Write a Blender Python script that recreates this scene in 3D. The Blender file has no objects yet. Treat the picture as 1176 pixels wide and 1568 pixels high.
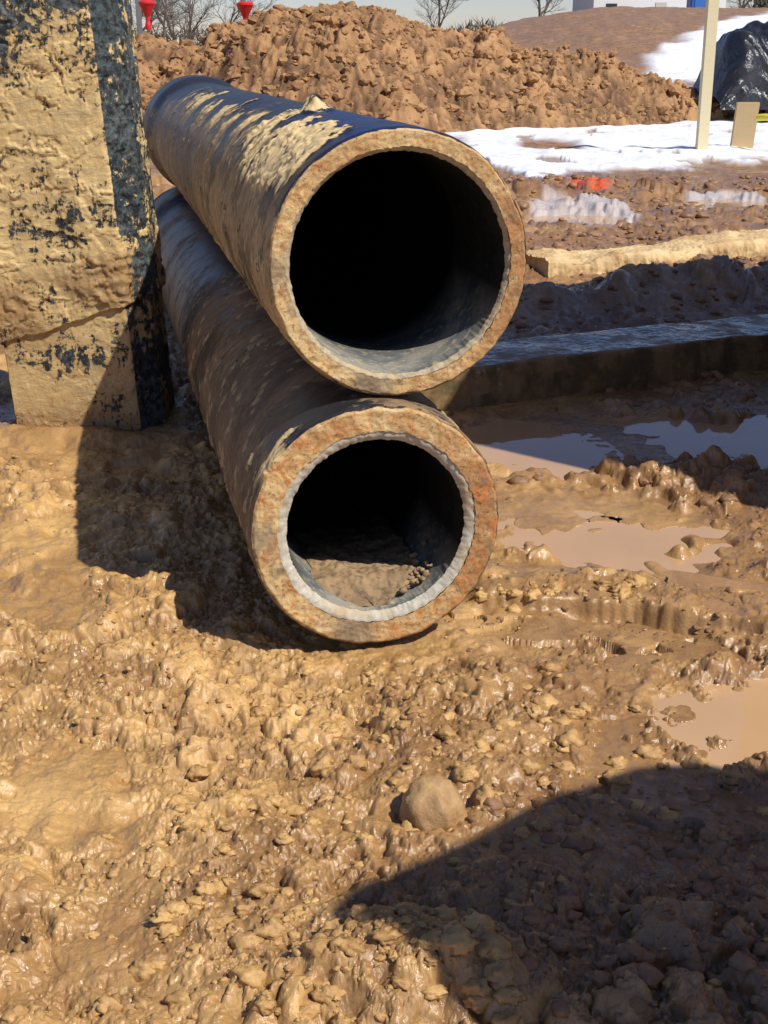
import bpy, bmesh, numpy as np, math, random
from mathutils import Vector, Matrix
PI=math.pi
scene=bpy.context.scene
random.seed(7); RNG=np.random.default_rng(11)

# ------------------------------------------------------------------ noise
def h32(ix,iy,seed):
    a=(ix.astype(np.int64)*374761393+iy.astype(np.int64)*668265263+seed*974634777)&0xFFFFFFFF
    a=((a^(a>>13))*1274126177)&0xFFFFFFFF
    a=((a^(a>>16))*2246822519)&0xFFFFFFFF
    return ((a^(a>>15))&0xFFFFFF).astype(np.float32)/16777216.0
def perlin(x,y,seed=0):
    x=np.asarray(x,dtype=np.float64);y=np.asarray(y,dtype=np.float64)
    ix=np.floor(x);iy=np.floor(y);fx=(x-ix).astype(np.float32);fy=(y-iy).astype(np.float32)
    ux=fx*fx*fx*(fx*(fx*6-15)+10);uy=fy*fy*fy*(fy*(fy*6-15)+10)
    def g(dx,dy):
        a=h32(ix+dx,iy+dy,seed)*(2*PI)
        return np.cos(a)*(fx-dx)+np.sin(a)*(fy-dy)
    a=g(0,0);b=g(1,0);c=g(0,1);d=g(1,1)
    return ((a+(b-a)*ux)*(1-uy)+(c+(d-c)*ux)*uy)*1.5
def fbm(x,y,f,o=4,seed=0,gain=.5):
    s=0;a=1;t=0
    for i in range(o):
        s=s+a*perlin(x*f,y*f,seed+i*17);t+=a;a*=gain;f*=2.07
    return s/t
def bumps(x,y,cell,seed,prob=.7,squash=.75,jag=.0,pw=.5):
    wx=x+cell*.38*perlin(x/cell*1.7,y/cell*1.7,seed+5);wy=y+cell*.38*perlin(x/cell*1.7,y/cell*1.7,seed+6)
    if jag>0:
        j=perlin(x/cell*4.6,y/cell*4.6,seed+7);j2=perlin(x/cell*4.6+31,y/cell*4.6,seed+8)
        wx=wx+cell*jag*j;wy=wy+cell*jag*j2
    gx=wx/cell;gy=wy/cell;ix=np.floor(gx);iy=np.floor(gy)
    out=np.zeros(np.shape(x),np.float32)
    for dx in(-1,0,1):
        for dy in(-1,0,1):
            jx=ix+dx;jy=iy+dy
            r1=h32(jx,jy,seed);r2=h32(jx,jy,seed+1);r3=h32(jx,jy,seed+2);r4=h32(jx,jy,seed+3)
            rad=.20+.50*r3
            d2=((gx-jx-r1)**2+(gy-jy-r2)**2)/(rad*rad)
            hh=np.where(r4<prob,rad*squash*np.clip(1-d2,0,1)**pw,0)
            out=np.maximum(out,hh)
    return out*cell
def sst(a,b,x):
    t=np.clip((x-a)/(b-a),0,1);return t*t*(3-2*t)
def gauss(x,y,cx,cy,rx,ry,rot=0):
    c,s=math.cos(rot),math.sin(rot);dx=x-cx;dy=y-cy
    return np.exp(-(((dx*c+dy*s)/rx)**2+((-dx*s+dy*c)/ry)**2))

# ------------------------------------------------------------------ terrain
# puddles: cx, cy, rx, ry, rot, level
PUD=[(.68,3.52,.38,.44,.1,-.006),(.92,2.34,.32,.24,.15,-.006),(1.15,4.34,.95,.44,.05,-.008),
     (3.1,11.6,.85,.65,.1,-.02),(1.6,10.6,.65,.55,0,-.02),(.50,4.30,.26,.40,.4,-.009)]
def slick(x,y):
    n=.35*perlin(x*3,y*3,140)
    a=gauss(x,y,.28,1.86,.36,.13,.15)+gauss(x,y,.75,1.95,.35,.12,.1)+.6*gauss(x,y,-.62,2.1,.2,.3)+.7*gauss(x,y,.75,2.62,.4,.08)+.9*gauss(x,y,.6,3.15,.4,.10)
    a=a+.55*sst(.12,.45,perlin(x*1.9+3.3,y*1.9,141))
    return sst(.35,.75,a+n)
def ground(x,y,fp=None):
    x=np.asarray(x,dtype=np.float64);y=np.asarray(y,dtype=np.float64)
    if fp is None: fp=np.full(x.shape,.004)
    def fd(cell): return np.clip((cell/fp-1.2)/2,0,1)
    H=.028*perlin(x*.8,y*.8,1)+.022*perlin(x*2.3,y*2.3,2)
    rough=sst(-.50,.25,perlin(x*1.3,y*1.3,9)+.40*perlin(x*5,y*5,10))
    rough=np.clip(rough+.7*gauss(x,y,.15,2.30,.7,.40)+.6*gauss(x,y,0,1.55,.5,.25)-.4*gauss(x,y,-.50,1.95,.25,.25),0.18,1)
    sl=slick(x,y);rough=rough*(1-.78*sl)
    wx=x+.03*perlin(x*11,y*11,12);wy=y+.03*perlin(x*11,y*11,13)
    H=H+fd(.12)*.024*np.abs(perlin(wx*6,wy*6,3))*(.4+rough)+fd(.05)*.010*perlin(wx*15,wy*15,4)*(1-.5*sl)
    loc=fd(.10)*bumps(x,y,.13,20,.36,.55,.18)*rough
    loc=np.maximum(loc,fd(.05)*bumps(x,y,.062,30,.52,.62,.18)*(.10+.95*rough))
    loc=np.maximum(loc,loc*.6+fd(.025)*bumps(x,y,.030,40,.65,.60,.18)*(.15+.90*rough))
    loc=loc+fd(.012)*bumps(x,y,.0145,45,.55,.52,.14)*(.15+.85*rough)+fd(.007)*bumps(x,y,.0080,47,.40,.45,.0)*(.2+.7*rough)
    tear=np.abs(perlin(wx*13,wy*13,55))
    loc=loc+fd(.03)*.011*tear*(.25+.75*rough)+fd(.015)*.0030*perlin(x*38,y*38,50)*(.4+.6*rough)
    loc=loc+fd(.008)*.0014*perlin(x*90,y*90,51)*(.4+.6*rough)
    H=H+loc*.95-.014
    H=H-fd(.1)*.055*np.clip(perlin(x*3.1+.4*perlin(x*9,y*9,61),y*3.1,60)-.22,0,1)
    H=H+.10*gauss(x,y,.03,1.53,.14,.09,.2)+.05*gauss(x,y,.45,1.48,.16,.08)+.05*gauss(x,y,.62,1.62,.12,.1)
    H=H+.10*gauss(x,y,1.02,3.93,.16,.09)+.07*gauss(x,y,1.35,3.75,.2,.1)+.05*gauss(x,y,1.15,3.12,.30,.06,.1)
    H=H+.025*gauss(x,y,.42,3.02,.22,.06)+.02*gauss(x,y,.72,2.55,.18,.07)
    H=H+.05*gauss(x,y,-1.6,4.6,.5,.35)+.05*gauss(x,y,-1.15,4.42,.30,.07)
    H=H+.03*gauss(x,y,-.6,4.4,.25,.9,.2)
    far=sst(5.5,9,y)*(1-sst(13,15,y)*.75)
    H=H+far*(.04*perlin(x*1.1,y*1.1,70)+fd(.5)*.05*np.abs(perlin(x*2.6,y*2.6,71)))
    H=H+.16*gauss(x,y,1.7,7.1,1.5,.26,.42)*(1+.6*perlin(x*4,y*4,72))
    H=H+sst(9.5,11,y)*(1-sst(12.2,13.6,y))*(.05+.12*np.abs(perlin(x*1.7,y*1.7,73))+fd(.2)*bumps(x,y,.35,74,.5,.6,.15))*(1-.8*gauss(x,y,1.6,10.6,.9,.7)-.8*gauss(x,y,3.1,11.6,1.2,.9))
    ax=-.014-.228*(y-2.71)
    near=np.exp(-((x-ax)/.28)**2)*sst(2.45,2.75,y)*(1-sst(8,9,y))
    H=H*(1-.8*near)-.018*near
    H=H-.02*gauss(x,y,-.12,2.56,.25,.08)
    for cx,cy,rx,ry,rot,lv in PUD:
        c,s=math.cos(rot),math.sin(rot);dx=x-cx;dy=y-cy
        d=np.sqrt(((dx*c+dy*s)/rx)**2+((-dx*s+dy*c)/ry)**2)+.32*perlin(x*5/max(rx,.4),y*5/max(rx,.4),80)+.22*perlin(x*15,y*15,81)
        m=1-sst(.58,1.0,d)
        H=H*(1-.86*m)+m*(lv-.015)*1.0
        ring=sst(.95,1.15,d)*(1-sst(1.5,2.0,d))
        H=np.maximum(H,np.where(ring>.2,lv+.003+.004*np.clip(perlin(x*30,y*30,82),0,1),-9))
    # step of mud along the buried planks, with the crack in front of it
    yl=np.interp(x,[.2,.45,.66,.80,1.0,1.4],[2.93,2.90,2.87,2.78,2.71,2.62])+.018*perlin(x*9,x*0,150)+.007*perlin(x*35,x*0,151)
    win=sst(.20,.27,x)*(1-sst(1.35,1.5,x));dd=y-yl
    flat=win*sst(-.12,-.03,dd)*(1-sst(.25,.4,dd))
    H=H*(1-.55*flat)+win*(.034*sst(.0,.018,dd)*(1-sst(.16,.34,dd))-.035*np.exp(-((dd+.016)/.020)**2)*sst(-.2,.25,perlin(x*4,x*0,152)+.15))
    hx=sst(-2,9,x/(np.maximum(y,1)/48.))
    hill=sst(30,64,y)*(3.0+.25*perlin(x*.08,y*.08,90))*(.30+.70*hx)-sst(80,180,y)*1.2*hx
    H=H+hill+sst(33,40,y)*(.10*perlin(x*.35,y*.35,91)+.05*perlin(x*1.1,y*1.1,92))
    return H,loc,rough,sl
def snow_sheen_mask(x,y):
    w=.9*perlin(x*.7,y*.5,100)+.35*perlin(x*2.2,y*1.8,101)+.12*perlin(x*7,y*6,102)
    yn=np.interp(x,[.9,1.3,1.6,2.6,5.5,9,14],[20.5,15.0,13.4,14.8,16.6,18.0,19.5])
    m1=sst(0,.35,y-yn+w)*(1-sst(27,28,y+w*1.5))*sst(.8,1.25,x+.25*w)*(1-sst(13,15,x))
    m1=m1*(1-sst(.30,.7,gauss(x,y,2.35,18.6,.6,1.3)+.15*w))*(1-.8*sst(.5,.6,perlin(x*1.6,y*.9,104)+.3*perlin(x*6,y*3,105)))
    xx=x/np.maximum(y,1)
    yu=42+(xx-.18)*150
    m2=sst(.185,.205,xx+.012*w+(y-45)*.0010)*sst(36,38,y+2*w)*(1-sst(-2,1,y+2*w-yu))
    m3=sst(.15,.4,perlin(x*.06,y*.05,103))*sst(66,70,y)*(1-sst(100,120,y))*.5
    m4=.42*sst(.35,.6,gauss(x,y,1.75,10.9,.45,.95,.0)+gauss(x,y,3.25,12.0,.42,.45)+.35*w)  # pale patches painted in for puddle reflections, no snow here
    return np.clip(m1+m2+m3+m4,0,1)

# ------------------------------------------------------------------ mesh helpers
def link(ob,parent=None):
    scene.collection.objects.link(ob)
    if parent: ob.parent=parent
    return ob
def raw_mesh(name,V,F,smooth=True):
    V=np.asarray(V,np.float32).reshape(-1,3);F=np.asarray(F,np.int32)
    me=bpy.data.meshes.new(name);k=F.shape[1]
    me.vertices.add(len(V));me.vertices.foreach_set("co",V.ravel())
    me.loops.add(F.size);me.loops.foreach_set("vertex_index",F.ravel())
    me.polygons.add(len(F));me.polygons.foreach_set("loop_start",np.arange(len(F),dtype=np.int32)*k)
    me.update(calc_edges=True)
    me.polygons.foreach_set("use_smooth",np.full(len(F),smooth,dtype=bool))
    me.update()
    return me
def gridF(nr,nc,wrap=False,off=0,flip=False):
    r=np.arange(nr-1)[:,None];c=np.arange(nc if wrap else nc-1)[None,:];c2=(c+1)%nc
    a=r*nc+c;b=r*nc+c2;d=(r+1)*nc+c2;e=(r+1)*nc+c
    F=np.stack([a,b,d,e],-1).reshape(-1,4)
    if flip:F=F[:,::-1]
    return F+off
def setattr4(me,name,arr):
    at=me.color_attributes.new(name,'FLOAT_COLOR','POINT')
    at.data.foreach_set("color",np.asarray(arr,np.float32).reshape(-1,4).ravel())
def obj(name,me,mats,parent=None,loc=(0,0,0),rot=(0,0,0)):
    o=bpy.data.objects.new(name,me)
    for m in (mats if isinstance(mats,(list,tuple)) else [mats]): me.materials.append(m)
    o.location=loc;o.rotation_euler=rot
    return link(o,parent)
def empty(name,loc=(0,0,0),rot=(0,0,0)):
    o=bpy.data.objects.new(name,None);o.location=loc;o.rotation_euler=rot;o.empty_display_size=.2
    return link(o)
def box(name,c,s,mat,parent=None,rot=(0,0,0),bev=.01,taper=None):
    bm=bmesh.new();bmesh.ops.create_cube(bm,size=1)
    for v in bm.verts:
        v.co=Vector((v.co.x*s[0],v.co.y*s[1],v.co.z*s[2]))
        if taper and v.co.z>0: v.co.x*=taper;v.co.y*=taper
    if bev>0: bmesh.ops.bevel(bm,geom=bm.edges[:],offset=bev,segments=2,affect='EDGES')
    me=bpy.data.meshes.new(name);bm.to_mesh(me);bm.free()
    return obj(name,me,mat,parent,c,rot)
def prism(name,prof,w,mat,parent=None,loc=(0,0,0),rot=(0,0,0),bev=.01):
    bm=bmesh.new();vs=[bm.verts.new((p[0],-w/2,p[1])) for p in prof]
    f=bm.faces.new(vs);r=bmesh.ops.extrude_face_region(bm,geom=[f])
    for e in r['geom']:
        if isinstance(e,bmesh.types.BMVert): e.co.y+=w
    bmesh.ops.recalc_face_normals(bm,faces=bm.faces[:])
    if bev>0: bmesh.ops.bevel(bm,geom=bm.edges[:],offset=bev,segments=2,affect='EDGES')
    me=bpy.data.meshes.new(name);bm.to_mesh(me);bm.free()
    return obj(name,me,mat,parent,loc,rot)

# ------------------------------------------------------------------ materials
class M:
    def __init__(s,name):
        s.m=bpy.data.materials.new(name);s.m.use_nodes=True;s.nt=s.m.node_tree
        s.b=s.nt.nodes["Principled BSDF"]
    def n(s,t,**kw):
        nd=s.nt.nodes.new(t)
        for k,v in kw.items(): setattr(nd,k,v)
        return nd
    def l(s,a,b): s.nt.links.new(a,b)
    def put(s,sock,v):
        if hasattr(v,'is_output') : s.l(v,sock)
        else:
            try: sock.default_value=v
            except Exception: sock.default_value=(*v,1)
    def coord(s,kind='Object',scale=None):
        o=s.n('ShaderNodeTexCoord').outputs[kind]
        if scale:
            mp=s.n('ShaderNodeMapping');mp.inputs['Scale'].default_value=scale;s.l(o,mp.inputs[0]);o=mp.outputs[0]
        return o
    def sep(s,co):
        nd=s.n('ShaderNodeSeparateXYZ');s.l(co,nd.inputs[0]);return nd.outputs
    def noise(s,co,scale,detail=5,rough=.55,dist=0):
        nd=s.n('ShaderNodeTexNoise');s.l(co,nd.inputs['Vector']);nd.inputs['Scale'].default_value=scale
        nd.inputs['Detail'].default_value=detail;nd.inputs['Roughness'].default_value=rough;nd.inputs['Distortion'].default_value=dist
        return nd.outputs['Fac']
    def ramp(s,f,lo,hi):
        nd=s.n('ShaderNodeMapRange');s.l(f,nd.inputs[0]);nd.inputs[1].default_value=lo;nd.inputs[2].default_value=hi
        return nd.outputs[0]
    def mix(s,f,a,b,mode='MIX'):
        nd=s.n('ShaderNodeMix',data_type='RGBA',blend_type=mode)
        s.put(nd.inputs[0],f);s.put(nd.inputs[6],a);s.put(nd.inputs[7],b);return nd.outputs[2]
    def math(s,op,a,b=0,clamp=False):
        nd=s.n('ShaderNodeMath',operation=op,use_clamp=clamp);s.put(nd.inputs[0],a);s.put(nd.inputs[1],b);return nd.outputs[0]
    def attr(s,name):
        nd=s.n('ShaderNodeAttribute',attribute_name=name);sp=s.n('ShaderNodeSeparateColor');s.l(nd.outputs['Color'],sp.inputs[0])
        return sp.outputs[0],sp.outputs[1],sp.outputs[2],nd.outputs['Alpha']
    def bump(s,h,strength=.5,dist=.01,prev=None):
        nd=s.n('ShaderNodeBump');s.l(h,nd.inputs['Height']);nd.inputs['Strength'].default_value=strength;nd.inputs['Distance'].default_value=dist
        if prev: s.l(prev,nd.inputs['Normal'])
        return nd.outputs[0]
    def fin(s,col,rough=.6,normal=None,spec=.5,metal=0):
        s.put(s.b.inputs['Base Color'],col);s.put(s.b.inputs['Roughness'],rough)
        s.put(s.b.inputs['Specular IOR Level'],spec);s.put(s.b.inputs['Metallic'],metal)
        if normal: s.l(normal,s.b.inputs['Normal'])
        return s.m
def C(r,g,b): return (r,g,b,1)
YEL1,YEL2=C(.76,.475,.172),C(.45,.25,.085)
BR1,BR2=C(.35,.185,.088),C(.14,.068,.033)

def mud_ground():
    m=M("mud_ground_mat");co=m.coord()
    tone,wet,snow_sheen,crev=m.attr("mask")
    n1=m.noise(co,2.2,6);n2=m.noise(co,28,6,.65);n3=m.noise(co,170,5,.7);n4=m.noise(co,7,6,.65,.5);n5=m.noise(co,60,5,.65)
    cy=m.mix(m.ramp(n4,.36,.64),YEL1,YEL2);cb=m.mix(m.ramp(n4,.36,.64),BR1,BR2)
    t=m.math('ADD',tone,m.math('MULTIPLY',m.math('SUBTRACT',n1,.5),1.6),True)
    c=m.mix(t,cy,cb)
    c=m.mix(m.math('MULTIPLY',m.ramp(n2,.48,.72),.35),c,C(.78,.51,.23))
    c=m.mix(m.math('MULTIPLY',m.ramp(n3,.53,.68),.38),c,C(.15,.082,.036))
    c=m.mix(m.math('MULTIPLY',m.ramp(n3,.46,.34),.20),c,C(.80,.58,.32))
    c=m.mix(m.math('MULTIPLY',crev,.70),c,C(.14,.066,.025))  # crevice shade painted into the mud colour
    c=m.mix(m.math('MULTIPLY',wet,.45),c,C(.23,.115,.045))
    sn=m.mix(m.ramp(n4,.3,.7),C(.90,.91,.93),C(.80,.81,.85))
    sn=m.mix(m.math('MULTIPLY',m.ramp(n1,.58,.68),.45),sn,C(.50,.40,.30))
    c=m.mix(snow_sheen,c,sn)
    a2=m.n('ShaderNodeAttribute',attribute_name="paint")
    c=m.mix(m.math('MULTIPLY',a2.outputs['Fac'],m.ramp(n2,.4,.5)),c,C(.88,.10,.02))
    r=m.math('SUBTRACT',.66,m.math('MULTIPLY',m.math('ADD',wet,.28),m.ramp(n2,.36,.56)),True)
    r=m.math('ADD',m.math('MULTIPLY',r,.85),.15)
    r=m.math('MAXIMUM',r,m.math('MULTIPLY',snow_sheen,.55))
    b=m.bump(n2,.45,.008);b=m.bump(n5,.45,.0035,b);b=m.bump(n3,.45,.0022,b)
    return m.fin(c,r,b,.58)
def dirt(name,a,b,d,sc=1,wet=.0,crev=False):
    m=M(name);co=m.coord();n1=m.noise(co,3*sc,6);n2=m.noise(co,22*sc,6,.65);n3=m.noise(co,90*sc,5,.65)
    c=m.mix(m.ramp(n1,.35,.65),a,b);c=m.mix(m.math('MULTIPLY',m.ramp(n2,.5,.8),.5),c,d)
    c=m.mix(m.math('MULTIPLY',m.ramp(n3,.55,.7),.3),c,C(b[0]*.4,b[1]*.4,b[2]*.4))
    if crev:
        q=m.attr("mask")[0];c=m.mix(m.math('MULTIPLY',q,.85),c,C(b[0]*.33,b[1]*.31,b[2]*.31))  # shade between the mound's lumps painted into its colour
    bb=m.bump(n2,.6,.02/sc);bb=m.bump(n3,.6,.005/sc,bb)
    r=m.math('SUBTRACT',.82,m.math('MULTIPLY',m.ramp(n2,.3,.6),wet),True)
    return m.fin(c,r,bb,.45)
def water():
    m=M("muddy_water_mat");co=m.coord();n=m.noise(co,2.5,3);w=m.noise(co,9,2)
    c=m.mix(n,C(.62,.39,.20),C(.44,.26,.13))
    return m.fin(c,.02,m.bump(w,.05,.01),1.0)
def pipe_coat(name,upper):
    m=M(name);co=m.coord();mu,ru,th,al=m.attr("mask")
    n1=m.noise(co,9,8,.72,.4);n2=m.noise(co,70,6,.65);st=m.noise(m.coord(scale=(4,17,4)),4,8,.75,.8);nb=m.noise(co,4,4,.6,.5);n5=m.noise(co,34,6,.7);n6=m.noise(co,3.2,7,.7,.8)
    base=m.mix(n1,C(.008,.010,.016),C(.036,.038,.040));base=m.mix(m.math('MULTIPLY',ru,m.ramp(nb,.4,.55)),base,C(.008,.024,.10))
    cov=m.math('ADD',m.math('ADD',mu,-.5),m.math('ADD',m.math('MULTIPLY',m.math('SUBTRACT',n1,.5),1.6),m.math('MULTIPLY',m.math('SUBTRACT',st,.5),2.8)))
    cov=m.math('ADD',cov,m.math('ADD',m.math('MULTIPLY',m.math('SUBTRACT',n5,.5),.9),m.math('MULTIPLY',m.math('SUBTRACT',n6,.5),1.5)))
    cv=m.ramp(cov,-.05,.06)
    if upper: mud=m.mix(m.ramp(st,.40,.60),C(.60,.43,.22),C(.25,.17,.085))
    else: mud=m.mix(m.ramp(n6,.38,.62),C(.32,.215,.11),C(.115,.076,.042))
    mud=m.mix(m.math('MULTIPLY',m.ramp(n2,.55,.7),.45),mud,C(.10,.07,.045))
    mud=m.mix(m.math('MULTIPLY',m.ramp(n5,.56,.66),.4),mud,C(.62,.47,.26) if upper else C(.40,.285,.16))
    mud=m.mix(m.math('MULTIPLY',th,.85),mud,C(.74,.55,.27))
    c=m.mix(cv,base,mud)
    r=m.math('ADD',m.math('MULTIPLY',cv,.36),.40)
    hh=m.math('ADD',m.math('MULTIPLY',cv,.6),m.math('MULTIPLY',n2,.6))
    return m.fin(c,r,m.bump(hh,.8,.004),.42)
def cut_face(warm):
    m=M("rusty_cut_face_mat");co=m.coord();n1=m.noise(co,6,6,.65,.6);n2=m.noise(co,18,8,.8,1.0);n3=m.noise(co,120,5,.7);n0=m.noise(co,3.3,5,.65,.5)
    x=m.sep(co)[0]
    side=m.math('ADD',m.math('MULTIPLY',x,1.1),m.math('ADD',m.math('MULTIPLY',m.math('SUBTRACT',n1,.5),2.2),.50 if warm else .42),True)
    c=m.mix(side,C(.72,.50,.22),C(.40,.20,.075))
    c=m.mix(m.math('MULTIPLY',m.ramp(n2,.52,.59),.75),c,C(.56,.19,.05) if warm else C(.48,.21,.07))
    c=m.mix(m.math('MULTIPLY',m.ramp(n2,.48,.38),.60),c,C(.72,.56,.32))
    c=m.mix(m.math('MULTIPLY',m.ramp(n3,.54,.66),.75),c,C(.08,.048,.03))
    c=m.mix(m.math('MULTIPLY',m.ramp(n0,.55,.63),.65),c,C(.18,.15,.115))
    sc=m.noise(m.coord(scale=(1,1,.12)),130,3,.6)
    b=m.bump(n2,.6,.007);b=m.bump(n3,.7,.0025,b);b=m.bump(sc,.4,.0018,b)
    return m.fin(c,.6,b,.4)
def lining_edge(a,b2):
    m=M("mortar_lining_edge_mat");co=m.coord();n=m.noise(co,60,6,.7);n1=m.noise(co,8,6,.7)
    c=m.mix(m.ramp(n,.35,.65),a,b2);c=m.mix(m.math('MULTIPLY',m.ramp(n1,.48,.62),.75),c,C(.48,.35,.20))
    return m.fin(c,.85,m.bump(n,.9,.004),.3)
def lining_in():
    m=M("mortar_lining_mat");co=m.coord();n=m.noise(co,40,7,.7);n1=m.noise(co,7,6,.65,.6);n2=m.noise(co,160,3)
    c=m.mix(m.ramp(n1,.42,.58),C(.13,.15,.16),C(.30,.28,.23));c=m.mix(m.math('MULTIPLY',m.ramp(n,.54,.62),.85),c,C(.54,.44,.26))
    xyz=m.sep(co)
    d=m.math('MAXIMUM',m.ramp(xyz[1],.12,.44),m.math('MULTIPLY',m.ramp(xyz[2],-.18,-.06),.95))  # interior shade painted in: blackens with depth, lit bottom kept lighter
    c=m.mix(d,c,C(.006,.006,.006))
    return m.fin(c,.8,m.bump(n2,.5,.002),.12)
def silt():
    m=M("dried_silt_mat");co=m.coord();n=m.noise(co,45,6,.7);n1=m.noise(co,10,5)
    c=m.mix(m.ramp(n1,.35,.65),C(.42,.28,.15),C(.25,.165,.09));c=m.mix(m.math('MULTIPLY',m.ramp(n,.50,.62),.7),c,C(.09,.068,.045))
    c=m.mix(m.ramp(m.sep(co)[1],.2,.5),c,C(.015,.012,.009))  # shade of the deep bore painted into the silt colour
    return m.fin(c,.85,m.bump(n,.9,.006),.3)
def steel_mud():
    m=M("mud_caked_painted_steel_mat");co=m.coord();pa,dk,th,al=m.attr("mask")
    n1=m.noise(co,5,9,.74,1.0);n2=m.noise(co,38,8,.75);n3=m.noise(co,130,6,.7);vs=m.noise(m.coord(scale=(14,14,2.2)),2.5,7,.72,.4)
    ds=m.noise(m.coord(scale=(3,3,9)),3,7,.7,.8)
    base=m.mix(m.ramp(n1,.4,.6),C(.035,.06,.08),C(.11,.13,.125));base=m.mix(m.ramp(n2,.46,.56),base,C(.022,.022,.022))
    cov=m.math('ADD',pa,m.math('MULTIPLY',m.math('SUBTRACT',n1,.5),1.7));cov=m.math('ADD',cov,m.math('MULTIPLY',m.math('SUBTRACT',n2,.5),1.7))
    cov=m.math('ADD',cov,m.math('MULTIPLY',m.math('SUBTRACT',vs,.5),1.2));cov=m.math('ADD',cov,m.math('MULTIPLY',m.math('SUBTRACT',ds,.5),.8))
    cv=m.ramp(cov,.60,.50)
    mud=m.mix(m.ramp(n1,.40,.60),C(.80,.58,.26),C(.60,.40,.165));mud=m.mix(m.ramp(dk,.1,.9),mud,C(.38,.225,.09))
    mud=m.mix(m.math('MULTIPLY',m.ramp(ds,.50,.60),.50),mud,C(.42,.33,.19))
    mud=m.mix(m.math('MULTIPLY',m.ramp(n2,.54,.64),.40),mud,C(.84,.66,.36))
    mud=m.mix(m.math('MULTIPLY',m.ramp(n3,.56,.68),.35),mud,C(.24,.16,.08))
    c=m.mix(cv,base,mud);r=m.math('ADD',m.math('MULTIPLY',cv,.4),.4)
    hh=m.math('ADD',m.math('MULTIPLY',cv,.9),m.math('MULTIPLY',n2,1.0));hh=m.math('ADD',hh,m.math('MULTIPLY',ds,.8))
    b=m.bump(hh,.8,.007);b=m.bump(n3,.7,.0022,b)
    return m.fin(c,r,b,.4)
def wood(name,a,b,dirtc=None,rough=.7):
    m=M(name);co=m.coord(scale=(1,12,12));n=m.noise(co,3,6,.6,.8);n2=m.noise(m.coord(),7,6,.65)
    c=m.mix(n,a,b)
    if dirtc: c=m.mix(m.ramp(n2,.42,.56),c,dirtc)
    if rough<.3: rough=m.math('ADD',m.math('MULTIPLY',m.ramp(n2,.48,.62),.5),rough)
    return m.fin(c,rough,m.bump(n,.4,.004),.6)
def plain(name,c,r=.6,var=.25,metal=0,scale=8):
    m=M(name);n=m.noise(m.coord(),scale,5,.6);d=tuple(x*(1-var) for x in c[:3])+(1,)
    return m.fin(m.mix(n,c,d),r,m.bump(n,.15,.01),.5,metal)

MG=mud_ground();MW=water()
MCLOD=dirt("mud_clod_mat",C(.62,.38,.14),C(.38,.21,.075),C(.66,.44,.19),2.5,.62)
MCLODB=dirt("brown_clod_mat",BR1,C(.19,.10,.05),C(.42,.25,.12),2,.58)
MBALL=dirt("mud_ball_mat",C(.44,.27,.115),C(.31,.175,.075),C(.52,.34,.165),3,.35)
MMOUND=dirt("spoil_dirt_mat",C(.45,.245,.10),C(.26,.13,.053),C(.55,.34,.16),.5,.1,True)

# ------------------------------------------------------------------ ground sheet
def Yof(py):
    dy=(784-py)/1900.;return 1.363/(.3523-.9359*dy)*(.9359+.3523*dy)
rows=[Yof(p) for p in np.arange(1640,190,-1.2)]
yy=rows[-1];st=rows[-1]-rows[-2]
while yy<700:
    st=min(st*1.012,12);yy+=st;rows.append(yy)
front=[];yy=rows[0];st=.004
while yy>-60:
    st*=1.09;yy-=st;front.append(yy)
rows=np.array(front[::-1]+rows)
u=list(np.linspace(-.40,.40,1000));st=.001;uu=.40
right=[]
while uu<6: st*=1.07;uu+=st;right.append(uu)
u=np.array([-q for q in right[::-1]]+u+right)
w=np.where(rows>1.25,rows,1.25+(1.25-rows)*1.0)
XX=u[None,:]*w[:,None];YY=np.repeat(rows[:,None],len(u),1)
fp=np.maximum(np.gradient(rows)[:,None]*.55,np.abs(np.gradient(u))[None,:]*w[:,None])
H,loc,rough,slk=ground(XX,YY,fp)
sn=snow_sheen_mask(XX,YY);H=H+sn*(.05+.03*perlin(XX*1.5,YY*1.5,110)+.012*perlin(XX*5,YY*5,111))*sst(12,14,YY)
tone=np.clip(.05+.55*sst(-.1,1.3,XX)*sst(1.0,1.6,YY)+.75*sst(4.6,7.5,YY),0,1)
tone=np.clip(tone+.80*gauss(XX,YY,.62,1.75,.62,.42)+.3*gauss(XX,YY,-1.0,4.6,.5,.5)-.6*gauss(XX,YY,1.4,7.2,1.2,.5,.3)+.2*gauss(XX,YY,.2,2.4,.5,.3),0,1)
wet=np.clip(.36+.95*perlin(XX*1.7,YY*1.7,120)+.35*gauss(XX,YY,.4,2.1,.8,.6)+.6*gauss(XX,YY,.9,3.6,.9,1.4)+.5*slk,0,1)*(1-.8*sst(14,18,YY))
wet=np.clip(wet+.9*gauss(XX,YY,.5,1.75,.7,.4)+.4*gauss(XX,YY,2,11.3,2,1.2),0,1)  # foreground term: wet mud, its colour also deepening the cast shadow
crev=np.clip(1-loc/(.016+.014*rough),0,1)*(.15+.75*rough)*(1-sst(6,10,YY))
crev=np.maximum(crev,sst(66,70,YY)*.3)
V=np.stack([XX,YY,H],-1)
me=raw_mesh("ground",V,gridF(len(rows),len(u)))
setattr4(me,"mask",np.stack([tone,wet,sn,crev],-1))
pt=me.attributes.new("paint",'FLOAT','POINT')
pn=sst(.25,.5,gauss(XX,YY,2.02,12.6,.20,.55)+.5*gauss(XX,YY,1.75,13.6,.12,.5)+.35*perlin(XX*6,YY*3,130)*gauss(XX,YY,2.0,13,.5,1))
pt.data.foreach_set("value",pn.astype(np.float32).ravel())
obj("ground",me,MG)

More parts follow.
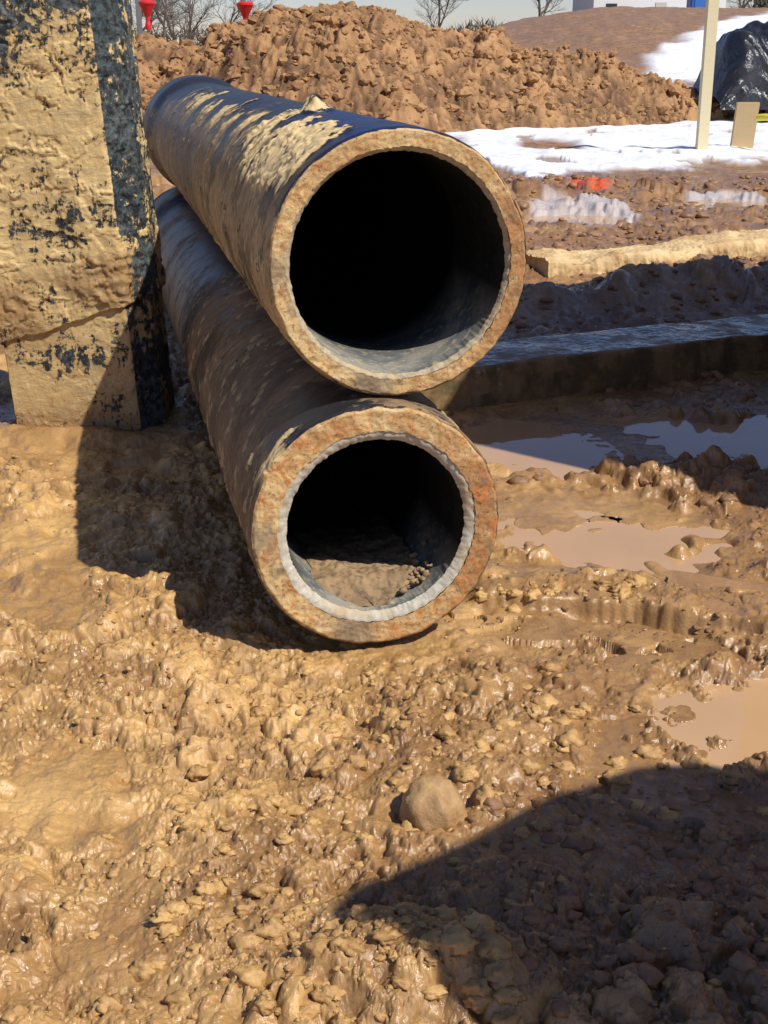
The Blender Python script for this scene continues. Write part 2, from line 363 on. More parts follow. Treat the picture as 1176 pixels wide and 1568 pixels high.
for i,(cx,cy,rx,ry,rot,lv) in enumerate(PUD):
    bm=bmesh.new();vs=[]
    for k in range(48):
        a=k/48*2*PI;vs.append(bm.verts.new((rx*1.25*math.cos(a),ry*1.25*math.sin(a),0)))
    bm.faces.new(vs);me=bpy.data.meshes.new("puddle");bm.to_mesh(me);bm.free()
    obj("puddle",me,MW,None,(cx,cy,lv+.0007*i),(0,0,rot))

# ------------------------------------------------------------------ clods
def ico(sub):
    bm=bmesh.new();bmesh.ops.create_icosphere(bm,subdivisions=sub,radius=1)
    V=np.array([v.co[:] for v in bm.verts]);F=np.array([[v.index for v in f.verts] for f in bm.faces]);bm.free();return V,F
def variants(sub,am=1.):
    IV,IF=ico(sub);VAR=[]
    for k in range(12):
        n=perlin(IV[:,0]*1.3+IV[:,2]*.9+k*7.3,IV[:,1]*1.3-IV[:,2]*.7+k*3.1,200+k)
        n2=perlin(IV[:,0]*2.8+IV[:,2]*2.1+k*5,IV[:,1]*2.8-IV[:,2]*1.7,230+k)
        n3=1-2*np.abs(perlin(IV[:,0]*4.5+IV[:,2]*3,IV[:,1]*4.5-IV[:,2]*3+k,260+k))
        n4=perlin(IV[:,0]*9+IV[:,2]*7,IV[:,1]*9-IV[:,2]*6+k,290+k) if sub>2 else 0
        VAR.append(IV*(1+am*(.5*n+.42*n2+.14*n3)+.06*n4)[:,None])
    return VAR,IF,len(IV)
VS={2:variants(2),3:variants(3),4:variants(4,.30)}
def clods(name,P,S,mat,flat=.7,sub=2,sq=.6,smooth=True):
    VAR,IF,nv=VS[sub]
    n=len(P);V=np.zeros((n,nv,3));Fs=np.zeros((n,len(IF),3),np.int64)
    for i in range(n):
        a=RNG.uniform(0,2*PI,3);Rm=np.array(Matrix.Rotation(a[0],3,'Z')@Matrix.Rotation(a[1],3,'X')@Matrix.Rotation(a[2],3,'Y'))
        v=VAR[RNG.integers(len(VAR))]@Rm.T
        v=v*np.array([1,RNG.uniform(sq,1),RNG.uniform(flat*.7,flat)])*S[i]
        V[i]=v+P[i];Fs[i]=IF+i*nv
    me=raw_mesh(name,V,Fs.reshape(-1,3),smooth);return obj(name,me,mat)
def scatter(n,xr,yr,smin,smax,fn=None,power=2.2):
    x=RNG.uniform(*xr,n);y=RNG.uniform(*yr,n)
    k=np.ones(n,bool) if fn is None else fn(x,y)
    x=x[k];y=y[k];s=smin+(smax-smin)*RNG.uniform(0,1,len(x))**power*1.0
    z=ground(x,y)[0];return np.stack([x,y,z-s*.15],1),s
def notpipe(x,y):
    ax=-.014-.228*(y-2.71);ok=~((np.abs(x-ax)<.14)&(y>2.65))
    for cx,cy,rx,ry,rot,lv in PUD: ok&=(((x-cx)/rx)**2+((y-cy)/ry)**2>.75)
    return ok
def nearf(x,y):
    r=perlin(x*1.3,y*1.3,9);return notpipe(x,y)&(np.abs(x)<.42*y)&(r+RNG.uniform(-.3,.5,len(x))>.0)&(slick(x,y)<.4)
P1,S1=scatter(10000,(-1.6,1.2),(1.3,4.2),.0022,.011,nearf,2.8)
k1=P1[:,0]*.9+(P1[:,1]-2)*.2+RNG.uniform(-.35,.35,len(P1))<.30
gx=np.concatenate([RNG.normal(.03,.12,110),RNG.normal(-.25,.2,90),RNG.normal(.25,.3,130),RNG.normal(.1,.35,90),RNG.uniform(.25,.68,40)])
gy=np.concatenate([RNG.normal(1.54,.06,110),RNG.normal(1.62,.14,90),RNG.normal(2.3,.16,130),RNG.normal(2.1,.2,90),RNG.uniform(2.9,3.0,40)])
k=notpipe(gx,gy);gx,gy=gx[k],gy[k]
gs=.006+.019*RNG.uniform(0,1,len(gx))**2.5
P2=np.stack([gx,gy,ground(gx,gy)[0]-gs*.1],1)
clods("mud_clods",P1[k1],S1[k1],MCLOD)
clods("mud_lumps",P2,gs,MCLOD,.8,3)
P3,S3=scatter(1500,(.2,3.0),(3.6,9.5),.006,.035,lambda x,y:notpipe(x,y)&(x<.42*y),3)
P4,S4=scatter(1500,(.8,7.5),(9,14),.012,.06,lambda x,y:(x<.42*y)&(snow_sheen_mask(x,y)<.3),3)
P5,S5=scatter(500,(.15,.9),(1.35,2.1),.004,.022,lambda x,y:(x>.15)&(x<.42*y),2.8)
clods("brown_mud_clods",np.concatenate([P1[~k1],P3,P4,P5]),np.concatenate([S1[~k1],S3,S4,S5]),MCLODB)
clods("mud_ball",np.array([[.090,1.965,.026]]),np.array([.060]),MBALL,1.1,4,.95)

# ------------------------------------------------------------------ spoil mound
mx=np.arange(-11,10,.028);my=np.arange(17.5,31,.033)
MX,MY=np.meshgrid(mx,my)
def mound(x,y):
    cz=np.interp(x,[-11,-8,-4.5,-3.4,-2.4,-1.6,-1,0.1,.6,1.1,2,3.1,4.4,5.1,5.7,6.6,8,10],[.4,.9,1.38,1.42,1.75,1.87,2.03,1.95,1.78,1.52,1.40,1.26,1.07,.82,.52,.3,.35,-.2])
    yc=24+.28*np.clip(x,0,9)+.5*perlin(x*.4,x*0,300)
    wd=1.0+1.9*cz;d=(y-yc)/wd
    prof=np.where(d<0,1-sst(0,1,-d)**.9,1-sst(0,1,d))
    z=cz*prof+.0
    act=sst(0,.15,prof)
    z=z+act*(.26*fbm(x,y,.8,4,310)+.20*np.abs(perlin(x*1.8,y*1.8,311)))
    q=bumps(x,y,.5,320,.30,.55,.2)*.9+bumps(x,y,.23,330,.45,.65,.2)*.9+bumps(x,y,.11,340,.6,.8,.2)*.9+.035*(1-2*np.abs(perlin(x*7,y*7,345)))+.018*perlin(x*17,y*17,346)
    z=z+act*q-.12
    return z-(1-act)*.35,q
MZ,MQ=mound(MX,MY)
me=raw_mesh("dirt_mound",np.stack([MX,MY,MZ],-1),gridF(len(my),len(mx)))
cr=np.clip(1-MQ/.09,0,1)
setattr4(me,"mask",np.stack([cr,cr,cr,cr],-1));obj("dirt_mound",me,MMOUND)
n=5200;x=RNG.uniform(-6,6.5,n);y=RNG.uniform(19.5,26.5,n);z=mound(x,y)[0];k=z>.02;x,y,z=x[k],y[k],z[k]
s=.015+.10*RNG.uniform(0,1,len(x))**3.5
clods("mound_clods",np.stack([x,y,z+s*.15],1),s,MMOUND,.9,2,.5,False)

# ------------------------------------------------------------------ pipes
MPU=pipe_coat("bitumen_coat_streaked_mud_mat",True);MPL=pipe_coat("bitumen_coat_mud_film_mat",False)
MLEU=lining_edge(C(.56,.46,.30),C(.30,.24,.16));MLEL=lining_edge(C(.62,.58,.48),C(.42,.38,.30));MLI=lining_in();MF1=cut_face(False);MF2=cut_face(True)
MDEP=silt()
def pipe(loc,yaw,pitch,rl,ri,L,seed,upper,face,coat,MLE):
    NT=560;th=np.linspace(0,2*PI,NT,endpoint=False)
    s=np.concatenate([np.linspace(.004,1.6,440),np.linspace(1.606,L,330)])
    S,T=np.meshgrid(s,th,indexing='ij')
    cx=np.cos(T);cz=np.sin(T)
    U=T*.3
    def ns(f,sd):
        return .5*(perlin(S*f+cx*.3*f,cz*.3*f+S*.37*f,sd)+perlin(S*f-cz*.3*f,cx*.3*f-S*.41*f,sd+1))
    bell=sst(L-.62,L-.46,S)*.034
    rad=.3+bell
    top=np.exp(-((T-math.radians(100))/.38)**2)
    streak=perlin(S*26+U*3,U*5,seed+60)+.6*perlin(S*60+U*5,U*7,seed+61)
    if upper:
        patch=np.exp(-((T-math.radians(130))/.42)**2)*sst(.02,.15,S)*(1-sst(.7,1.3,S))
        patch=patch+.45*np.exp(-((T-math.radians(120))/.45)**2)*sst(1.0,1.3,S)*(1-sst(3.6,4.4,S))
        patch=patch+.9*np.exp(-((T-math.radians(100))/.20)**2)*np.exp(-((S-.88)/.14)**2)
        patch=patch*(.60+1.5*ns(5,seed+3)+.7*ns(15,seed+5)+.65*streak)
        cov=.42+.26*sst(2.4,2.9,T)+.45*ns(3,seed)-.50*top-.40*np.exp(-((T-math.radians(80))/.4)**2)+.5*patch-.20*sst(L-.7,L-.5,S)
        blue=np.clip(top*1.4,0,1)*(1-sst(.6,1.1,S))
    else:
        patch=.5*np.exp(-((T-math.radians(140))/.5)**2)*(1-sst(.04,.14,S))*(1+ns(8,seed+3))
        cov=.72+.5*ns(3,seed)-.60*np.exp(-((T-math.radians(118))/.40)**2)*(1-sst(.15,.45,S))-.45*sst(1.8,2.6,S)
        blue=0*S
    pt=sst(.28,.50,patch)
    lump=pt*(.003+.35*bumps(S*1.0,U,.045,seed+7,.5,.5,.18)+.40*bumps(S,U,.018,seed+9,.5,.6,.18)+.003*perlin(S*60,U*40,seed+11)+.002*streak)
    if upper:
        b=np.exp(-((T-math.radians(97))/.10)**2)*np.exp(-((S-.86)/.05)**2);lump=lump+.036*b*(1+.8*perlin(S*30,U*30,seed+70))
        pt=np.maximum(pt,sst(.2,.5,b))
    spl=bumps(S,U,.03,seed+12,.22,.42,.15)*sst(.3,.7,cov)*(S>.03)*sst(-.1,.3,ns(4,seed+50)+.1)
    rad=rad+.0022*ns(6,seed+20)+.0012*ns(22,seed+22)+lump+spl*.7
    edge=1-sst(0,.016,S);rad=rad-edge*(.003+.009*np.abs(ns(14,seed+30))+.004*np.abs(ns(40,seed+32)))
    V=[np.stack([rad*cx,S,rad*cz],-1).reshape(-1,3)];F=[gridF(len(s),NT,True)];mi=[np.zeros(len(F[0]),int)]
    mk=[np.stack([np.clip(cov+.6*pt,0,1.4),blue,np.clip(pt+ (spl>.001)*.5,0,1),0*S],-1).reshape(-1,4)]
    off=len(V[0])
    r0=rad[0];rr=np.linspace(0,1,30)[:,None]
    ct,sn_=np.cos(th),np.sin(th)
    wob=.0015*perlin(ct*9,sn_*9,seed+40)[None,:]
    rlv=rl+.003*perlin(ct*4,sn_*4,seed+41)+.003*perlin(ct*14,sn_*14,seed+42)+.0015*perlin(ct*40,sn_*40,seed+48)
    riv=ri+.002*perlin(ct*10,sn_*10,seed+43)+.0015*perlin(ct*30,sn_*30,seed+44)
    R1=r0[None,:]*(1-rr)+rlv[None,:]*rr
    Yf=.005*(1-sst(0,.12,rr))+wob+.0024*perlin(R1*ct*30,R1*sn_*30,seed+45)+.0012*perlin(R1*ct*90,R1*sn_*90,seed+46)
    V.append(np.stack([R1*ct,Yf,R1*sn_],-1).reshape(-1,3));f=gridF(30,NT,True,off,False);F.append(f);mi.append(np.full(len(f),1))
    off+=30*NT
    rr2=np.linspace(0,1,13)[:,None]
    R2=rlv[None,:]*(1-rr2)+riv[None,:]*rr2
    Y2=.003+.012*rr2**2+.0020*perlin(R2*ct*60,R2*sn_*60,seed+47)
    V.append(np.stack([R2*ct,Y2+0*R2,R2*sn_],-1).reshape(-1,3));f=gridF(13,NT,True,off,False);F.append(f);mi.append(np.full(len(f),2))
    off+=13*NT
    s3=np.concatenate([np.linspace(.015,1.2,120),np.linspace(1.25,L,40)])[:,None]
    R3=riv[None,:]*(1-sst(0,.1,s3))+ri*sst(0,.1,s3)
    V.append(np.stack([R3*ct,s3+0*R3,R3*sn_],-1).reshape(-1,3));f=gridF(len(s3),NT,True,off,True);F.append(f);mi.append(np.full(len(f),3))
    off+=len(s3)*NT
    rr4=np.linspace(.334,.001,6)[:,None]  # far-end disc added to keep outside light out of the bore
    V.append(np.stack([rr4*ct,L+0*rr4*ct,rr4*sn_],-1).reshape(-1,3));f=gridF(6,NT,True,off,True);F.append(f);mi.append(np.full(len(f),3))
    V=np.concatenate(V);F=np.concatenate(F);mi=np.concatenate(mi)
    F=F[:,::-1]
    me=raw_mesh("ductile_iron_pipe",V,F)
    m4=np.zeros((len(V),4));m4[:len(mk[0])]=mk[0];m4[len(mk[0]):,0]=.6
    setattr4(me,"mask",m4)
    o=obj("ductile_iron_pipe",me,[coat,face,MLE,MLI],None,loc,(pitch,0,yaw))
    me.polygons.foreach_set("material_index",mi.astype(np.int32));me.update()
    return o
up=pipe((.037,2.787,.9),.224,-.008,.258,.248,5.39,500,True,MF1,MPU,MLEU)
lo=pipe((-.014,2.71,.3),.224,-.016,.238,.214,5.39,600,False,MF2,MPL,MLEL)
a=np.linspace(-1,1,90)[None,:];s=np.linspace(.035,1.6,240)[:,None]
lev=-.214+.046*sst(.03,.13,s)+.008*perlin(a*3+s*9,s*7,700)
hw=np.sqrt(np.clip(.2135**2-lev**2,0,1));X=hw*a+0*s
Z=np.minimum(lev+.006*perlin(X*25,s*25,701)+.004*perlin(X*70,s*70+0*X,702)+.6*(X>0.0)*X*.1,lev+.03)
obj("silt_deposit",raw_mesh("silt_deposit",np.stack([X,s+0*X,Z],-1),gridF(240,90)),MDEP,lo)
n=45;xs=RNG.normal(.115,.022,n);ys=RNG.uniform(.05,.20,n);ss=RNG.uniform(.003,.010,n)
zz=-np.sqrt(np.clip(.214**2-xs**2,0,1))*.93+.002
cl=clods("silt_crumbs",np.stack([xs,ys,zz],1),ss,MDEP,1);cl.parent=lo

# ------------------------------------------------------------------ outrigger leg (left, mud caked)
MS=steel_mud()
def leg():
    cs=[(-.90,4.82),(-1.46,4.82),(-1.395,4.50),(-.925,4.50),(-.912,4.505),(-.835,4.62),(-.83,4.82),(-.90,4.82)]
    pts=[];per=0;pl=[]
    for i in range(len(cs)-1):
        a=np.array(cs[i]);b=np.array(cs[i+1]);L=np.linalg.norm(b-a);n=max(2,int(L/.004))
        for k in range(n): pts.append(a+(b-a)*k/n);pl.append(per+L*k/n)
        per+=L
    P=np.array(pts);pl=np.array(pl)
    Ps=P.copy()
    for _ in range(2): Ps=(np.roll(Ps,1,0)+Ps*2+np.roll(Ps,-1,0))/4
    tn=np.roll(Ps,-1,0)-np.roll(Ps,1,0);nn=np.stack([tn[:,1],-tn[:,0]],1);nn/=np.linalg.norm(nn,axis=1)[:,None]+1e-9
    z=np.arange(-.08,2.3,.0045)
    X=np.repeat(Ps[None,:,0],len(z),0);Y=np.repeat(Ps[None,:,1],len(z),0);Z=np.repeat(z[:,None],len(P),1);A=np.repeat(pl[None,:],len(z),0)
    seam=.33+.30*(X+1.38)+.010*perlin(A*9,A*0,800)+.004*perlin(A*40,A*0,801)
    below=1-sst(-.003,.005,Z-seam)
    lip=np.exp(-((Z-seam-.10)/.11)**2)*sst(-.3,.2,perlin(A*4,Z*4,805)+.1)
    d=.0025*fbm(A,Z,3.0,3,810)+.0012*perlin(A*22,Z*14,811)+.0012*perlin(A*60,Z*50,812)
    thick=sst(-.02,.03,fbm(A+.05*perlin(A*12,Z*12,814),Z,3.2,6,815,.6))
    thick2=sst(.10,.13,fbm(A+.04*perlin(A*14,Z*14,816),Z,5,6,817,.6))
    d=d+.0040*thick+.005*thick2
    d=d+lip*(.005+.45*bumps(A,Z,.06,820,.5,.4,.18)+.006*(1-2*np.abs(perlin(A*18,Z*18,822)))+.3*bumps(A,Z,.025,824,.5,.5,.18))+.30*bumps(A,Z,.03,825,.20,.4,.18)
    d=d*(1-.5*below)-below*(.013)+below*.003*fbm(A,Z,9,3,830)
    paint=.10+.48*gauss(X,Z,-1.13,1.50,.30,.18)+.40*gauss(X,Z,-1.10,.78,.16,.11)+.60*gauss(X,Z,-1.2,.27,.22,.08)+.42*(X>-.912)+.24*(1-thick)
    paint=paint-.2*lip
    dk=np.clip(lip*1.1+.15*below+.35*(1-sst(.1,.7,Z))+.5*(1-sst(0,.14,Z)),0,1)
    X=X+nn[None,:,0]*d-.055*np.clip(Z,0,2.3);Y=Y+nn[None,:,1]*d
    V=np.stack([X,Y,Z],-1);me=raw_mesh("steel_outrigger_leg",V,gridF(len(z),len(P),True))
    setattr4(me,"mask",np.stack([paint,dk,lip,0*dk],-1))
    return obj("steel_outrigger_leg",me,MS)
leg()

# ------------------------------------------------------------------ timbers
def timber(name,a,b,wid,hgt,z0,mat,seed,mud=.015,wav=.0,bur=.0):
    a=np.array(a);b=np.array(b);L=np.linalg.norm(b-a);ang=math.atan2(b[1]-a[1],b[0]-a[0])
    n=int(L/.008);t=np.linspace(0,L,n)
    cs=[];q=int(max(6,wid/.008));r=int(max(4,hgt/.008))
    for k in range(r): cs.append((0,-.05+(hgt+.05)*k/r,-1,0))
    for k in range(q): cs.append((wid*k/q,hgt,0,1))
    for k in range(r+1): cs.append((wid,hgt-(hgt+.05)*k/r,1,0))
    cs=np.array(cs)
    sm=cs.copy()
    for _ in range(2): sm[1:-1]=(sm[:-2]+2*sm[1:-1]+sm[2:])/4
    cs=sm
    T=np.repeat(t[:,None],len(cs),1);A=np.repeat(np.arange(len(cs))[None,:]*.008,n,0)
    d=mud*(1.2*fbm(T,A,4,5,seed)+.4)+mud*12*bumps(T,A,.05,seed+4,.35,.5,.16)*.35+mud*.25*perlin(T*50,A*50,seed+9)
    Yl=cs[None,:,0]+cs[None,:,2]*d+wav*perlin(T*1.7,T*0,seed+6)+wav*.5*perlin(T*6,T*0,seed+7)*(cs[None,:,2]<0)+wav*.3*perlin(T*19,T*0,seed+5)*(cs[None,:,2]<0)
    Zl=cs[None,:,1]+cs[None,:,3]*d-bur*np.clip(perlin(T*2.2,A*1.5,seed+8)+.15,0,1)*(cs[None,:,1]>0)
    V=np.stack([T,Yl,Zl],-1);F=gridF(n,len(cs),False,0,False)
    V=V.reshape(-1,3);m=len(cs)
    V=np.concatenate([V,[[0,wid/2,hgt/2],[L,wid/2,hgt/2]]])
    me=bpy.data.meshes.new(name)
    faces=[tuple(f) for f in F[:,::-1].tolist()]+[(len(V)-2,k+1,k) for k in range(m-1)]+[(len(V)-1,(n-1)*m+k,(n-1)*m+k+1) for k in range(m-1)]
    me.from_pydata(V.tolist(),[],faces);me.polygons.foreach_set("use_smooth",[True]*len(faces));me.update()
    return obj(name,me,mat,None,(a[0],a[1],z0),(0,0,ang))
MT1=wood("wet_timber_mat",C(.17,.13,.07),C(.08,.06,.03),C(.26,.17,.08),.10)
MT2=dirt("muddy_timber_mat",C(.72,.54,.28),C(.46,.29,.13),C(.76,.60,.36),2,.2)
MT3=dirt("muddy_plank_mat",C(.42,.235,.105),C(.29,.155,.07),C(.50,.32,.16),2.5,.62)
timber("timber_beam",(.10,4.72),(2.15,5.62),.36,.165,0,MT1,900,.009,.012,.012)
timber("muddy_timber",(1.02,7.75),(3.4,9.1),.34,.09,.01,MT2,920,.034,.05,.08)
timber("muddy_plank",(.70,2.86),(1.40,2.62),.24,.030,.008,MT3,960,.0035,.03,.008)

# ------------------------------------------------------------------ background things
MWD=wood("pine_stake_mat",C(.74,.66,.42),C(.64,.54,.32))
z0=float(ground(np.array([4.3]),np.array([17.3]))[0][0])
prism("wooden_post",[(-.075,-.3),(.075,-.3),(.075,2.55),(.0,2.72),(-.075,2.55)],.09,MWD,None,(4.26,17.3,z0),(0,math.radians(-.6),.1),.006)
box("wooden_board",(4.92,17.7,.33),(.32,.045,.62),wood("board_mat",C(.55,.40,.20),C(.42,.30,.15)),None,(.15,0,.1),.006)
cu=bpy.data.curves.new("yellow_hose",'CURVE');cu.dimensions='3D';cu.bevel_depth=.045;sp=cu.splines.new('NURBS')
pp=[(5.0,17.4,.45),(5.15,17.2,.50),(5.4,17.1,.30),(5.8,17.0,.22),(6.2,17.2,.12),(6.7,17.5,.10),(7.1,17.4,.08)]
sp.points.add(len(pp)-1)
for i,p in enumerate(pp): sp.points[i].co=(*p,1)
sp.use_endpoint_u=True;o=bpy.data.objects.new("yellow_hose",cu);cu.materials.append(plain("yellow_plastic_mat",C(.75,.65,.05),.4,.1));link(o)
a=np.linspace(0,1,150)[None,:];t=np.linspace(0,1,200)[:,None]
ang=PI*a;rx=1.05+.10*perlin(t*9,a*5,1000);Xt=-np.cos(ang)*rx;Zt=np.sin(ang)**.8*(1.6+.12*perlin(t*6,a*3,1001))
Lt=t*3.6
fold=.07*np.abs(perlin(Lt*2.2+Xt*1.5,Zt*2.2,1002))+.05*perlin(Lt*6+Zt*3,Xt*4,1003)
Xt=Xt*(1+fold*1.2);Zt=Zt*(1+fold)*sst(-.02,.16,t+.03)*(.85+.15*t)
mt=M("black_plastic_mat");nz=mt.noise(mt.coord(),5,4,.6,1);MB=mt.fin(C(.022,.024,.028),.32,mt.bump(nz,.7,.06),.6)
obj("black_tarp_bundle",raw_mesh("black_tarp_bundle",np.stack([Lt+0*Xt,Xt,Zt],-1),gridF(200,150)),MB,None,(6.05,24.9,.25),(0,0,.1))
MR=plain("red_plastic_mat",C(.72,.03,.03),.4,.15);MGY=plain("galvanised_post_mat",C(.35,.35,.34),.4,.2,.6)
def cappost(x,y,zb,zt):
    e=empty("red_capped_post",(x,y,zb))
    for nm,prof,mt in (("post",[(.022,0),(.022,zt-zb-.25)],MGY),("cap",[(.05,zt-zb-.50),(.055,zt-zb-.42),(.04,zt-zb-.36),(.045,zt-zb-.28),(.13,zt-zb-.10),(.155,zt-zb-.06),(.155,zt-zb-.03),(.10,zt-zb),(.001,zt-zb)],MR)):
        V=[];F=[];N=20
        for r,z in prof:
            for k in range(N): V.append((r*math.cos(2*PI*k/N),r*math.sin(2*PI*k/N),z))
        me=bpy.data.meshes.new(nm);me.from_pydata(V,[],[tuple(f) for f in gridF(len(prof),N,True).tolist()])
        obj(nm,me,mt,e)
cappost(-4.28,24.2,1.0,2.12);cappost(-2.52,24.3,1.3,2.10)
box("steel_post",(-4.55,24.8,1.4),(.09,.09,2.6),MGY,None,(0,0,0),.01)
MBK=plain("bark_mat",C(.15,.115,.09),.9,.4)
def tree(x,y,z,h,seed,spread=1.0):
    rs=random.Random(seed);V=[];F=[]
    def seg(p,q,r1,r2):
        d=(q-p).normalized();a=d.orthogonal().normalized();b=d.cross(a);i=len(V)
        for c,r in((p,r1),(q,r2)):
            for k in range(5):
                t=2*PI*k/5;V.append(tuple(c+a*math.cos(t)*r+b*math.sin(t)*r))
        for k in range(5): F.append((i+k,i+(k+1)%5,i+5+(k+1)%5,i+5+k))
    def br(p,d,L,r,dep):
        n=3;q=p
        for i in range(n):
            d=(d+Vector((rs.gauss(0,.12),rs.gauss(0,.12),rs.gauss(.03,.08)))).normalized()
            q2=q+d*L/n;seg(q,q2,r*(1-i*.2),r*(1-(i+1)*.2));q=q2
            if dep<6 and (i>0 or dep>0):
                for _ in range(1 if dep<5 else 2):
                    ax=Vector((rs.gauss(0,1),rs.gauss(0,1),rs.gauss(0,.3))).normalized()
                    d2=(d+ax*rs.uniform(.6,1.1)*spread).normalized();br(q,d2,L*rs.uniform(.55,.78),r*.5,dep+1)
        if dep<6: br(q,d,L*.7,r*.45,dep+1)
    br(Vector((0,0,-.3)),Vector((0,0,1)),h*.30,h*.022,1)
    me=bpy.data.meshes.new("bare_tree");me.from_pydata(V,[],F);obj("bare_tree",me,MBK,None,(x,y,z))
for x,y,h,sd in((-13.5,80,7,1),(-10.3,84,7,2),(-17.5,95,9,3),(-14.5,98,8,6),(-11.8,76,6,9),(14,120,11,4),(5,118,9,5),(31,116,10,7)):
    tree(x,y,float(ground(np.array([float(x)]),np.array([float(y)]))[0][0])-.2,h,sd)
def scrub(name,x0,x1,y,h,n,seed):
    rs=np.random.default_rng(seed);V=[];F=[]
    for i in range(n):
        x=rs.uniform(x0,x1);yy=y+rs.uniform(-3,3);z=rs.uniform(.0,1)*h*(.6+.4*math.sin(x*.5)*math.cos(x*.13+1));s=rs.uniform(.15,.6)
        dx,dz=rs.normal(0,.4,2);w=rs.uniform(.03,.10)
        k=len(V);V+= [(x-w,yy,z),(x+w,yy+.05,z),(x+dx+w*.3,yy+rs.uniform(-.3,.3),z+s+abs(dz))];F.append((k,k+1,k+2))
    me=bpy.data.meshes.new(name);me.from_pydata(V,[],F);obj(name,me,plain(name+"_mat",C(.10,.085,.06),.9,.5),None,(0,0,float(ground(np.array([(x0+x1)/2]),np.array([float(y)]))[0][0])-.3))
scrub("distant_scrub",-60,60,135,3.2,9000,3)
scrub("hedge",22,44,78,1.6,6000,4)
hz=float(ground(np.array([22.]),np.array([112.]))[0][0])
hs=empty("white_house",(22,112,hz),(0,0,.1))
MWH=plain("white_siding_mat",C(.74,.74,.72),.6,.06);MRF=plain("shingle_roof_mat",C(.20,.19,.19),.9,.3);MGL=plain("window_glass_mat",C(.03,.04,.05),.1,.2)
box("walls",(0,0,2.9),(11,7,5.8),MWH,hs,(0,0,0),.02)
prism("roof",[(-3.9,5.8),(3.9,5.8),(0,8.0)],11.8,MRF,hs,(0,0,0.02),(0,0,PI/2),.02)
for i,(x,z) in enumerate(((-4,4.3),(-1.6,4.3),(1.8,4.3),(4.1,4.3),(-4,1.15),(4.1,1.15))): box("window_%d"%(i+1),(x,-3.52,z),(.9,.06,1.1),MGL,hs,(0,0,0),.01)
box("door",(.1,-3.52,.9),(.95,.06,1.8),plain("door_mat",C(.55,.5,.45),.5,.1),hs,(0,0,0),.01)
pz=float(ground(np.array([18.3]),np.array([78.]))[0][0])
pe=empty("portable_toilet",(18.3,78,pz-.9));MBL=plain("blue_plastic_mat",C(.03,.12,.45),.4,.1)
box("cabin",(0,0,1.05),(1.15,1.15,2.0),MBL,pe,(0,0,0),.05);box("roof_cap",(0,0,2.12),(1.2,1.2,.14),plain("white_cap_mat",C(.7,.72,.75),.5,.05),pe,(0,0,0),.05,.8);box("door_panel",(0,-.59,1.0),(.7,.03,1.75),plain("blue_door_mat",C(.05,.18,.55),.4,.1),pe,(0,0,0),.01)

# ------------------------------------------------------------------ unseen machines added right of the view to cast shadows
MYE=plain("yellow_machine_paint_mat",C(.70,.42,.04),.45,.2);MDK=plain("dark_steel_mat",C(.05,.05,.05),.5,.3,.4)
ex=empty("unseen_shadow_excavator",(1.95,2.85,0))  # added out of view to throw the shadow band over the beam
def track(x):
    prof=[]
    for k in range(13): a=-PI/2-PI*k/12;prof.append((.42+.42*math.cos(a),.44+.42*math.sin(a)))
    for k in range(13): a=PI/2-PI*k/12;prof.append((2.9+.42*math.cos(a),.44+.42*math.sin(a)))
    prism("track",prof,.5,MDK,ex,(x,-.1,0),(0,0,PI/2),.02)
track(.5);track(2.3)
box("undercarriage",(1.4,1.6,.62),(1.6,1.5,.4),MDK,ex)
prism("house",[(0,1.0),(3.2,1.0),(3.3,1.6),(3.2,2.75),(1.3,2.9),(.0,2.9)],2.7,MYE,ex,(1.42,.1,0),(0,0,PI/2),.05)
prism("cab",[(.0,2.91),(1.35,2.91),(1.3,3.3),(1.1,3.42),(.1,3.42)],1.0,MGL,ex,(.75,1.5,0),(0,0,PI/2),.05)
prism("boom",[(0,1.6),(.5,1.5),(3.2,3.9),(6,3.0),(6.1,3.3),(3.2,4.4),(0,2.3)],.4,MYE,ex,(2.6,.9,0),(0,0,0),.03)
prism("stick",[(5.8,3.3),(6.3,3.2),(6.6,.8),(6.3,.7)],.3,MYE,ex,(2.6,.9,0),(0,0,0),.02)
sk=empty("unseen_shadow_loader",(1.51,.93,0),(0,0,math.radians(51.3)))  # added out of view for the foreground shadow, roofline cut to its outline
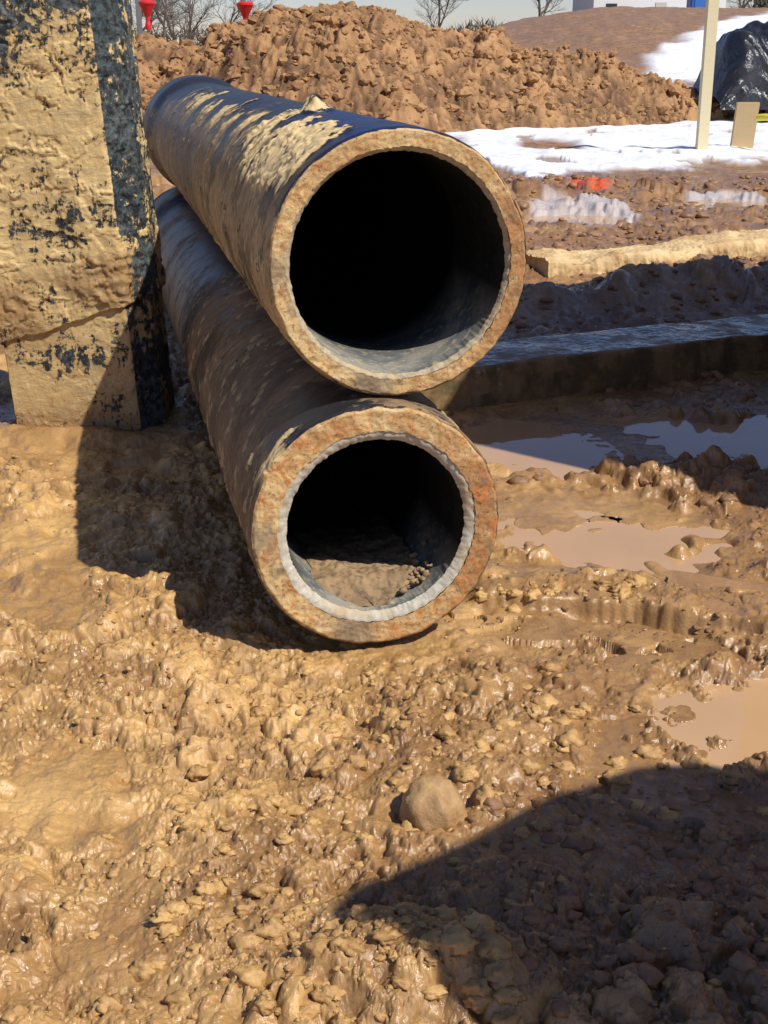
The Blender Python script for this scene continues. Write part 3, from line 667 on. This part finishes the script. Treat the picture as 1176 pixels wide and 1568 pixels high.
prism("cab_body",[(-.43,.35),(-.47,2.19),(-.36,2.21),(-.12,2.12),(.12,2.06),(.36,1.95),(.46,1.80),(.50,1.5),(.52,.35)],1.6,MYE,sk,(0,-.8,0),(0,0,0),.03)
for i,(x,y) in enumerate(((-.5,-.35),(.55,-.35),(-.5,-1.25),(.55,-1.25))):
    prof=[(.36*math.cos(k*PI/12),.36+.36*math.sin(k*PI/12)) for k in range(24)]
    prism("wheel_%d"%(i+1),prof,.24,MDK,sk,(x,y,0),(0,0,PI/2),.03)
box("rear_window",(.0,-1.615,1.6),(.6,.02,.6),MGL,sk,(0,0,0),.005)
box("chassis",(.03,-.8,.33),(.8,1.5,.2),MDK,sk)

# ------------------------------------------------------------------ light, sky, camera
S=Vector((.627,-.503,1)).normalized()
sl=bpy.data.lights.new("sun",'SUN');sl.energy=5.0;sl.angle=math.radians(.53);sl.color=(1,.95,.87)
so=bpy.data.objects.new("sun",sl);so.rotation_euler=S.to_track_quat('Z','Y').to_euler();so.location=(5,-4,8);link(so)
wd=bpy.data.worlds.new("World");scene.world=wd;wd.use_nodes=True;nt=wd.node_tree
sky=nt.nodes.new('ShaderNodeTexSky');sky.sky_type='NISHITA';sky.sun_disc=False
sky.sun_elevation=math.asin(S.z);sky.sun_rotation=math.atan2(S.x,S.y);sky.air_density=1;sky.dust_density=.1;sky.ozone_density=1.5
mixn=nt.nodes.new('ShaderNodeMix');mixn.data_type='RGBA';mixn.blend_type='MULTIPLY';mixn.inputs[0].default_value=1
mixn.inputs[7].default_value=(.98,.98,1.22,1)
nt.links.new(sky.outputs[0],mixn.inputs[6]);nt.links.new(mixn.outputs[2],nt.nodes['Background'].inputs[0]);nt.nodes['Background'].inputs[1].default_value=.080
cd=bpy.data.cameras.new("camera");cd.sensor_fit='VERTICAL';cd.sensor_height=24;cd.lens=24/2*1900/784;cd.clip_end=2000;cd.clip_start=.05
co=bpy.data.objects.new("camera",cd);co.location=(0,0,1.363);co.rotation_euler=(PI/2-.36,0,0);link(co);scene.camera=co
scene.view_settings.view_transform='Standard';scene.view_settings.look='None';scene.view_settings.exposure=0
